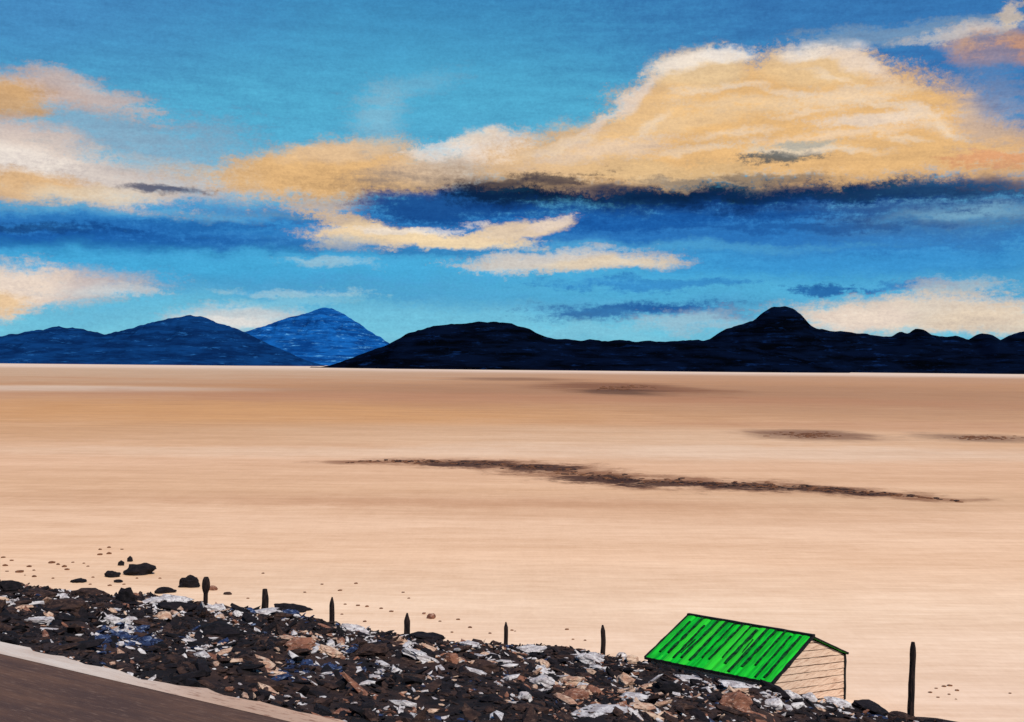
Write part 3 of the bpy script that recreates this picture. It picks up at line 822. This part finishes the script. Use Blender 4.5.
# local frame: x to the gable (the ridge runs -x), y away across the gable
def lbox(vs, fs, x0, x1, y0, y1, z0, z1):
    k_ = len(vs)
    vs += [(x0,y0,z0),(x1,y0,z0),(x1,y1,z0),(x0,y1,z0),(x0,y0,z1),(x1,y0,z1),(x1,y1,z1),(x0,y1,z1)]
    fs += [(k_,k_+3,k_+2,k_+1),(k_+4,k_+5,k_+6,k_+7),(k_,k_+1,k_+5,k_+4),(k_+1,k_+2,k_+6,k_+5),(k_+2,k_+3,k_+7,k_+6),(k_+3,k_,k_+4,k_+7)]
def beam(vs, fs, a_, c_, w, h, up=Vector((0,0,1)), seg=1, wob=0.0, seed=0):
    a_ = Vector(a_); c_ = Vector(c_); d_ = (c_-a_).normalized(); sd_ = d_.cross(up).normalized(); u_ = sd_.cross(d_)
    k0 = len(vs)
    for i in range(seg+1):
        p = a_.lerp(c_, i/seg)
        ww = w*(1+wob*mn.noise(Vector((i*.9, seed, 1)))*2); hh_ = h*(1+wob*.5*mn.noise(Vector((i*.8, seed, 6))))
        p = p+sd_*wob*w*.8*mn.noise(Vector((i*.7, seed, 3)))
        for sx_, sz_ in ((-1,-1),(1,-1),(1,1),(-1,1)):
            vs.append(tuple(p+sd_*ww*.5*sx_+u_*hh_*.5*sz_))
    for i in range(seg):
        for j in range(4):
            fs.append((k0+i*4+j, k0+i*4+(j+1)%4, k0+i*4+4+(j+1)%4, k0+i*4+4+j))
    fs.append((k0+3,k0+2,k0+1,k0)); e_ = k0+seg*4; fs.append((e_,e_+1,e_+2,e_+3))
m_green, t, b = mat('green_painted_sheet', .55)
OC = t.n('ShaderNodeTexCoord').outputs['Object']
n1 = t.noise(t.mapping(OC, sc=(7, .8, .8)), 1, 5, .7); n2 = t.noise(t.mapping(OC, loc=(3,3,3), sc=(13, 1.6, 1.6)), 1, 5, .75)
rnd = t.n('ShaderNodeNewGeometry').outputs['Random Per Island']
c = t.mix(t.mapr(n1, .38, .62), lin((2,140,36)), lin((14,196,44)))
c = t.mix(t.math('MULTIPLY', t.mapr(rnd, .35, 1.0), .55), c, lin((60,216,50)))
c = t.mix(t.mapr(n2, .60, .72, 0, .75), c, lin((6,60,24)))
c = t.mix(t.mapr(n2, .30, .38, .5, 0), c, lin((120,226,80)))
t.put(b.inputs['Base Color'], c)
m_trim, t, b = mat('black_trim_wood', .8)
OC = t.n('ShaderNodeTexCoord').outputs['Object']
t.put(b.inputs['Base Color'], t.mix(t.mapr(t.noise(OC, 9, 4, .7), .45, .7), lin((10,10,14)), lin((34,40,40))))
m_seam, t, b = mat('dark_green_seam', .7)
OC = t.n('ShaderNodeTexCoord').outputs['Object']
t.put(b.inputs['Base Color'], t.mix(t.mapr(t.noise(OC, 6, 4, .7), .4, .62), lin((4,26,12)), lin((8,84,30))))
m_plank, t, b = mat('weathered_cream_plank', .9)
OC = t.n('ShaderNodeTexCoord').outputs['Object']
n1 = t.noise(t.mapping(OC, sc=(1.2, 1.2, 16)), 1, 6, .7); rnd = t.n('ShaderNodeNewGeometry').outputs['Random Per Island']
c = t.mix(t.mapr(n1, .42, .62), lin((222,190,166)), lin((184,144,120)))
c = t.mix(t.math('MULTIPLY', rnd, .4), c, lin((228,198,170)))
c = t.mix(t.mapr(n1, .60, .68, 0, .75), c, lin((96,66,52)))
t.put(b.inputs['Base Color'], c); bump(t, b, n1, .4, .02)
m_gap, t, b = mat('brown_plank_gap', .9)
OC = t.n('ShaderNodeTexCoord').outputs['Object']
t.put(b.inputs['Base Color'], t.mix(t.noise(OC, 7, 4, .7), lin((104,72,56)), lin((146,108,86))))

XG = -.06                                    # gable plane
def half_h(z):                               # half width of the gable at height z
    return WN if z <= ZEV else WN*(ZRG-z)/(ZRG-ZEV)
def weld(o):
    import bmesh
    bm = bmesh.new(); bm.from_mesh(o.data); bmesh.ops.remove_doubles(bm, verts=bm.verts, dist=1e-4)
    bmesh.ops.recalc_face_normals(bm, faces=bm.faces); bm.to_mesh(o.data); bm.free()
    return o
def wall_boards(xpl):
    vs, fs = [], []; rb = random.Random(4); c0 = -1.0; K_ = -.13
    sgn = 1 if xpl > -1 else -1; nseg = 40
    while c0 < ZRG+.6:
        h_ = rb.uniform(.22, .31); g0 = rb.uniform(.025, .055); th = .03+rb.uniform(0, .014)
        cols = []
        for j in range(nseg+1):
            y = (-1+2*j/nseg)*(WN-.07)
            zt = ZEV-.08+(ZRG-ZEV)*(1-abs(y)/WN)
            wz = .02*mn.noise(Vector((c0*3, y*1.1, 2)))
            lo = min(max(c0+g0+K_*y+wz, -.2), zt); hi = min(max(c0+h_+K_*y+wz, -.2), zt)
            cols.append((y, lo, hi))
        for j in range(nseg):
            (ya, la, ha), (yb, lb, hb) = cols[j], cols[j+1]
            if ha-la < .004 and hb-lb < .004: continue
            k_ = len(vs)
            for (y, lo, hi) in ((ya, la, ha), (yb, lb, hb)):
                vs += [(xpl+sgn*th, y, lo), (xpl+sgn*th*.6, y, hi), (xpl, y, hi), (xpl, y, lo)]
            for m_ in range(4):
                if m_ == 2: continue
                fs.append((k_+m_, k_+(m_+1)%4, k_+4+(m_+1)%4, k_+4+m_))
        c0 += h_
    return vs, fs
# core walls (behind the boards)
vs = [(-LEN+.1,-WN+.07,-.3),(XG,-WN+.07,-.3),(XG,WN-.07,-.3),(-LEN+.1,WN-.07,-.3),
      (-LEN+.1,-WN+.07,ZEV-.04),(XG,-WN+.07,ZEV-.04),(XG,WN-.07,ZEV-.04),(-LEN+.1,WN-.07,ZEV-.04),
      (-LEN+.1,0,ZRG-.06),(XG,0,ZRG-.06)]
fs = [(0,3,2,1),(0,1,5,4),(2,3,7,6),(1,2,6,9,5),(3,0,4,8,7),(4,5,9,8),(7,8,9,6)]
wl = mesh_obj('wall', vs, fs, m_gap, hut)
v1, f1_ = wall_boards(XG)
weld(mesh_obj('gable_planking', v1, f1_, m_plank, hut))
v1, f1_ = wall_boards(-LEN+.1)
weld(mesh_obj('gable_planking', v1, f1_, m_plank, hut))
# side planks
for sgn in (-1, 1):
    vs, fs = [], []; z = 0
    while z < ZEV-.1:
        y0 = sgn*(WN-.07); y1 = sgn*(WN-.03)
        lbox(vs, fs, -LEN+.12, XG-.02, min(y0,y1), max(y0,y1), z+.012, min(z+.23, ZEV-.06)); z += .24
    mesh_obj('side_planking', vs, fs, m_plank, hut)
# roof: sheets with dark seams
def roof_side(sgn):
    ov = .12 if sgn < 0 else .04; run = Vector((0, sgn*(WN+ov), (ZEV-ZRG)*(WN+ov)/WN)); 
    nrm = Vector((0, sgn*(ZRG-ZEV), WN)).normalized()
    vs, fs = [], []; sv, sf = [], []
    rb = random.Random(7+sgn); x = -LEN; top = Vector((0, 0, ZRG))
    n_s = 15; wdt = (LEN+.06)/n_s
    seams = bpy.data.objects.new
    for i in range(n_s):
        x0 = -LEN+i*wdt; x1 = x0+wdt
        lift = rb.uniform(.0, .03); seg = 6
        k_ = len(vs)
        for j in range(seg+1):
            f = j/seg
            for xx, ll in ((x0+.012, 0), ((x0*2+x1)/3, .022), ((x0+x1*2)/3, .022), (x1-.012, 0)):
                p = top+run*f+nrm*(.035+lift+ll)
                vs.append((xx+.012*mn.noise(Vector((i*1.3, j*.9, sgn))), p.y, p.z))
            for xx in (x1-.012, x0+.012):
                p = top+run*f-nrm*.004
                vs.append((xx, p.y, p.z))
        for j in range(seg):
            for m_ in range(6):
                q = (k_+j*6+m_, k_+j*6+(m_+1)%6, k_+(j+1)*6+(m_+1)%6, k_+(j+1)*6+m_)
                fs.append(q if sgn < 0 else q[::-1])
        fs.append([k_+m_ for m_ in range(6)]); fs.append([k_+seg*6+m_ for m_ in range(6)][::-1])
        # dark seam of uneven length and width on the joint
        if i > 0 and rb.random() < .93:
            fa = rb.uniform(.0, .22) if rb.random() < .5 else 0.02; fb = rb.uniform(.72, 1.0)
            a_ = top+run*fa+nrm*.105; c_ = top+run*fb+nrm*.105
            beam(sv, sf, (x0, a_.y, a_.z), (x0+rb.uniform(-.06,.06), c_.y, c_.z), rb.uniform(.05, .12), .05, up=nrm, seg=9, wob=.45, seed=i*3+sgn)
        if rb.random() < .12:
            fa = rb.uniform(.05, .6); fb = fa+rb.uniform(.12, .35)
            xm = x0+wdt*rb.uniform(.35, .65)
            a_ = top+run*fa+nrm*.10; c_ = top+run*min(fb, .98)+nrm*.10
            beam(sv, sf, (xm, a_.y, a_.z), (xm+rb.uniform(-.05,.05), c_.y, c_.z), rb.uniform(.03, .07), .03, up=nrm, seg=5, wob=.8, seed=i*5+sgn)
    r_ = mesh_obj('roof', vs, fs, m_green, hut)
    mesh_obj('seam', sv, sf, m_seam, r_)
    # edge trims
    vs, fs = [], []
    a_ = top+run*1.0+nrm*.02
    beam(vs, fs, (-LEN-.04, a_.y, a_.z), (.09, a_.y, a_.z), .08, .10, seg=14, wob=.3, seed=2)
    mesh_obj('eave_trim', vs, fs, m_trim, hut)
    for xx, w_ in ((.07, .12), (-LEN-.03, .10)):
        vs, fs = [], []
        a_ = top+nrm*.03; c_ = top+run*1.0+nrm*.03
        beam(vs, fs, (xx, a_.y, a_.z), (xx, c_.y, c_.z), w_*.8, .10 if sgn < 0 else .05, up=nrm, seg=8, wob=.3, seed=5)
        mesh_obj('barge_board', vs, fs, m_trim, hut)
roof_side(-1); roof_side(1)
vs, fs = [], []
beam(vs, fs, (-LEN-.06, 0, ZRG+.07), (.12, 0, ZRG+.07), .17, .10, seg=16, wob=.35, seed=9)
mesh_obj('ridge_cap', vs, fs, m_trim, hut)
for xx in (XG+.02, -LEN+.08):
    for sy_ in (-1, 1):
        vs, fs = [], []
        beam(vs, fs, (xx, sy_*(WN-.05), -.2), (xx, sy_*(WN-.05), ZEV+.02), .12, .12, up=Vector((0,1,0)), seg=6, wob=.2, seed=sy_+4)
        mesh_obj('corner_post', vs, fs, m_trim, hut)
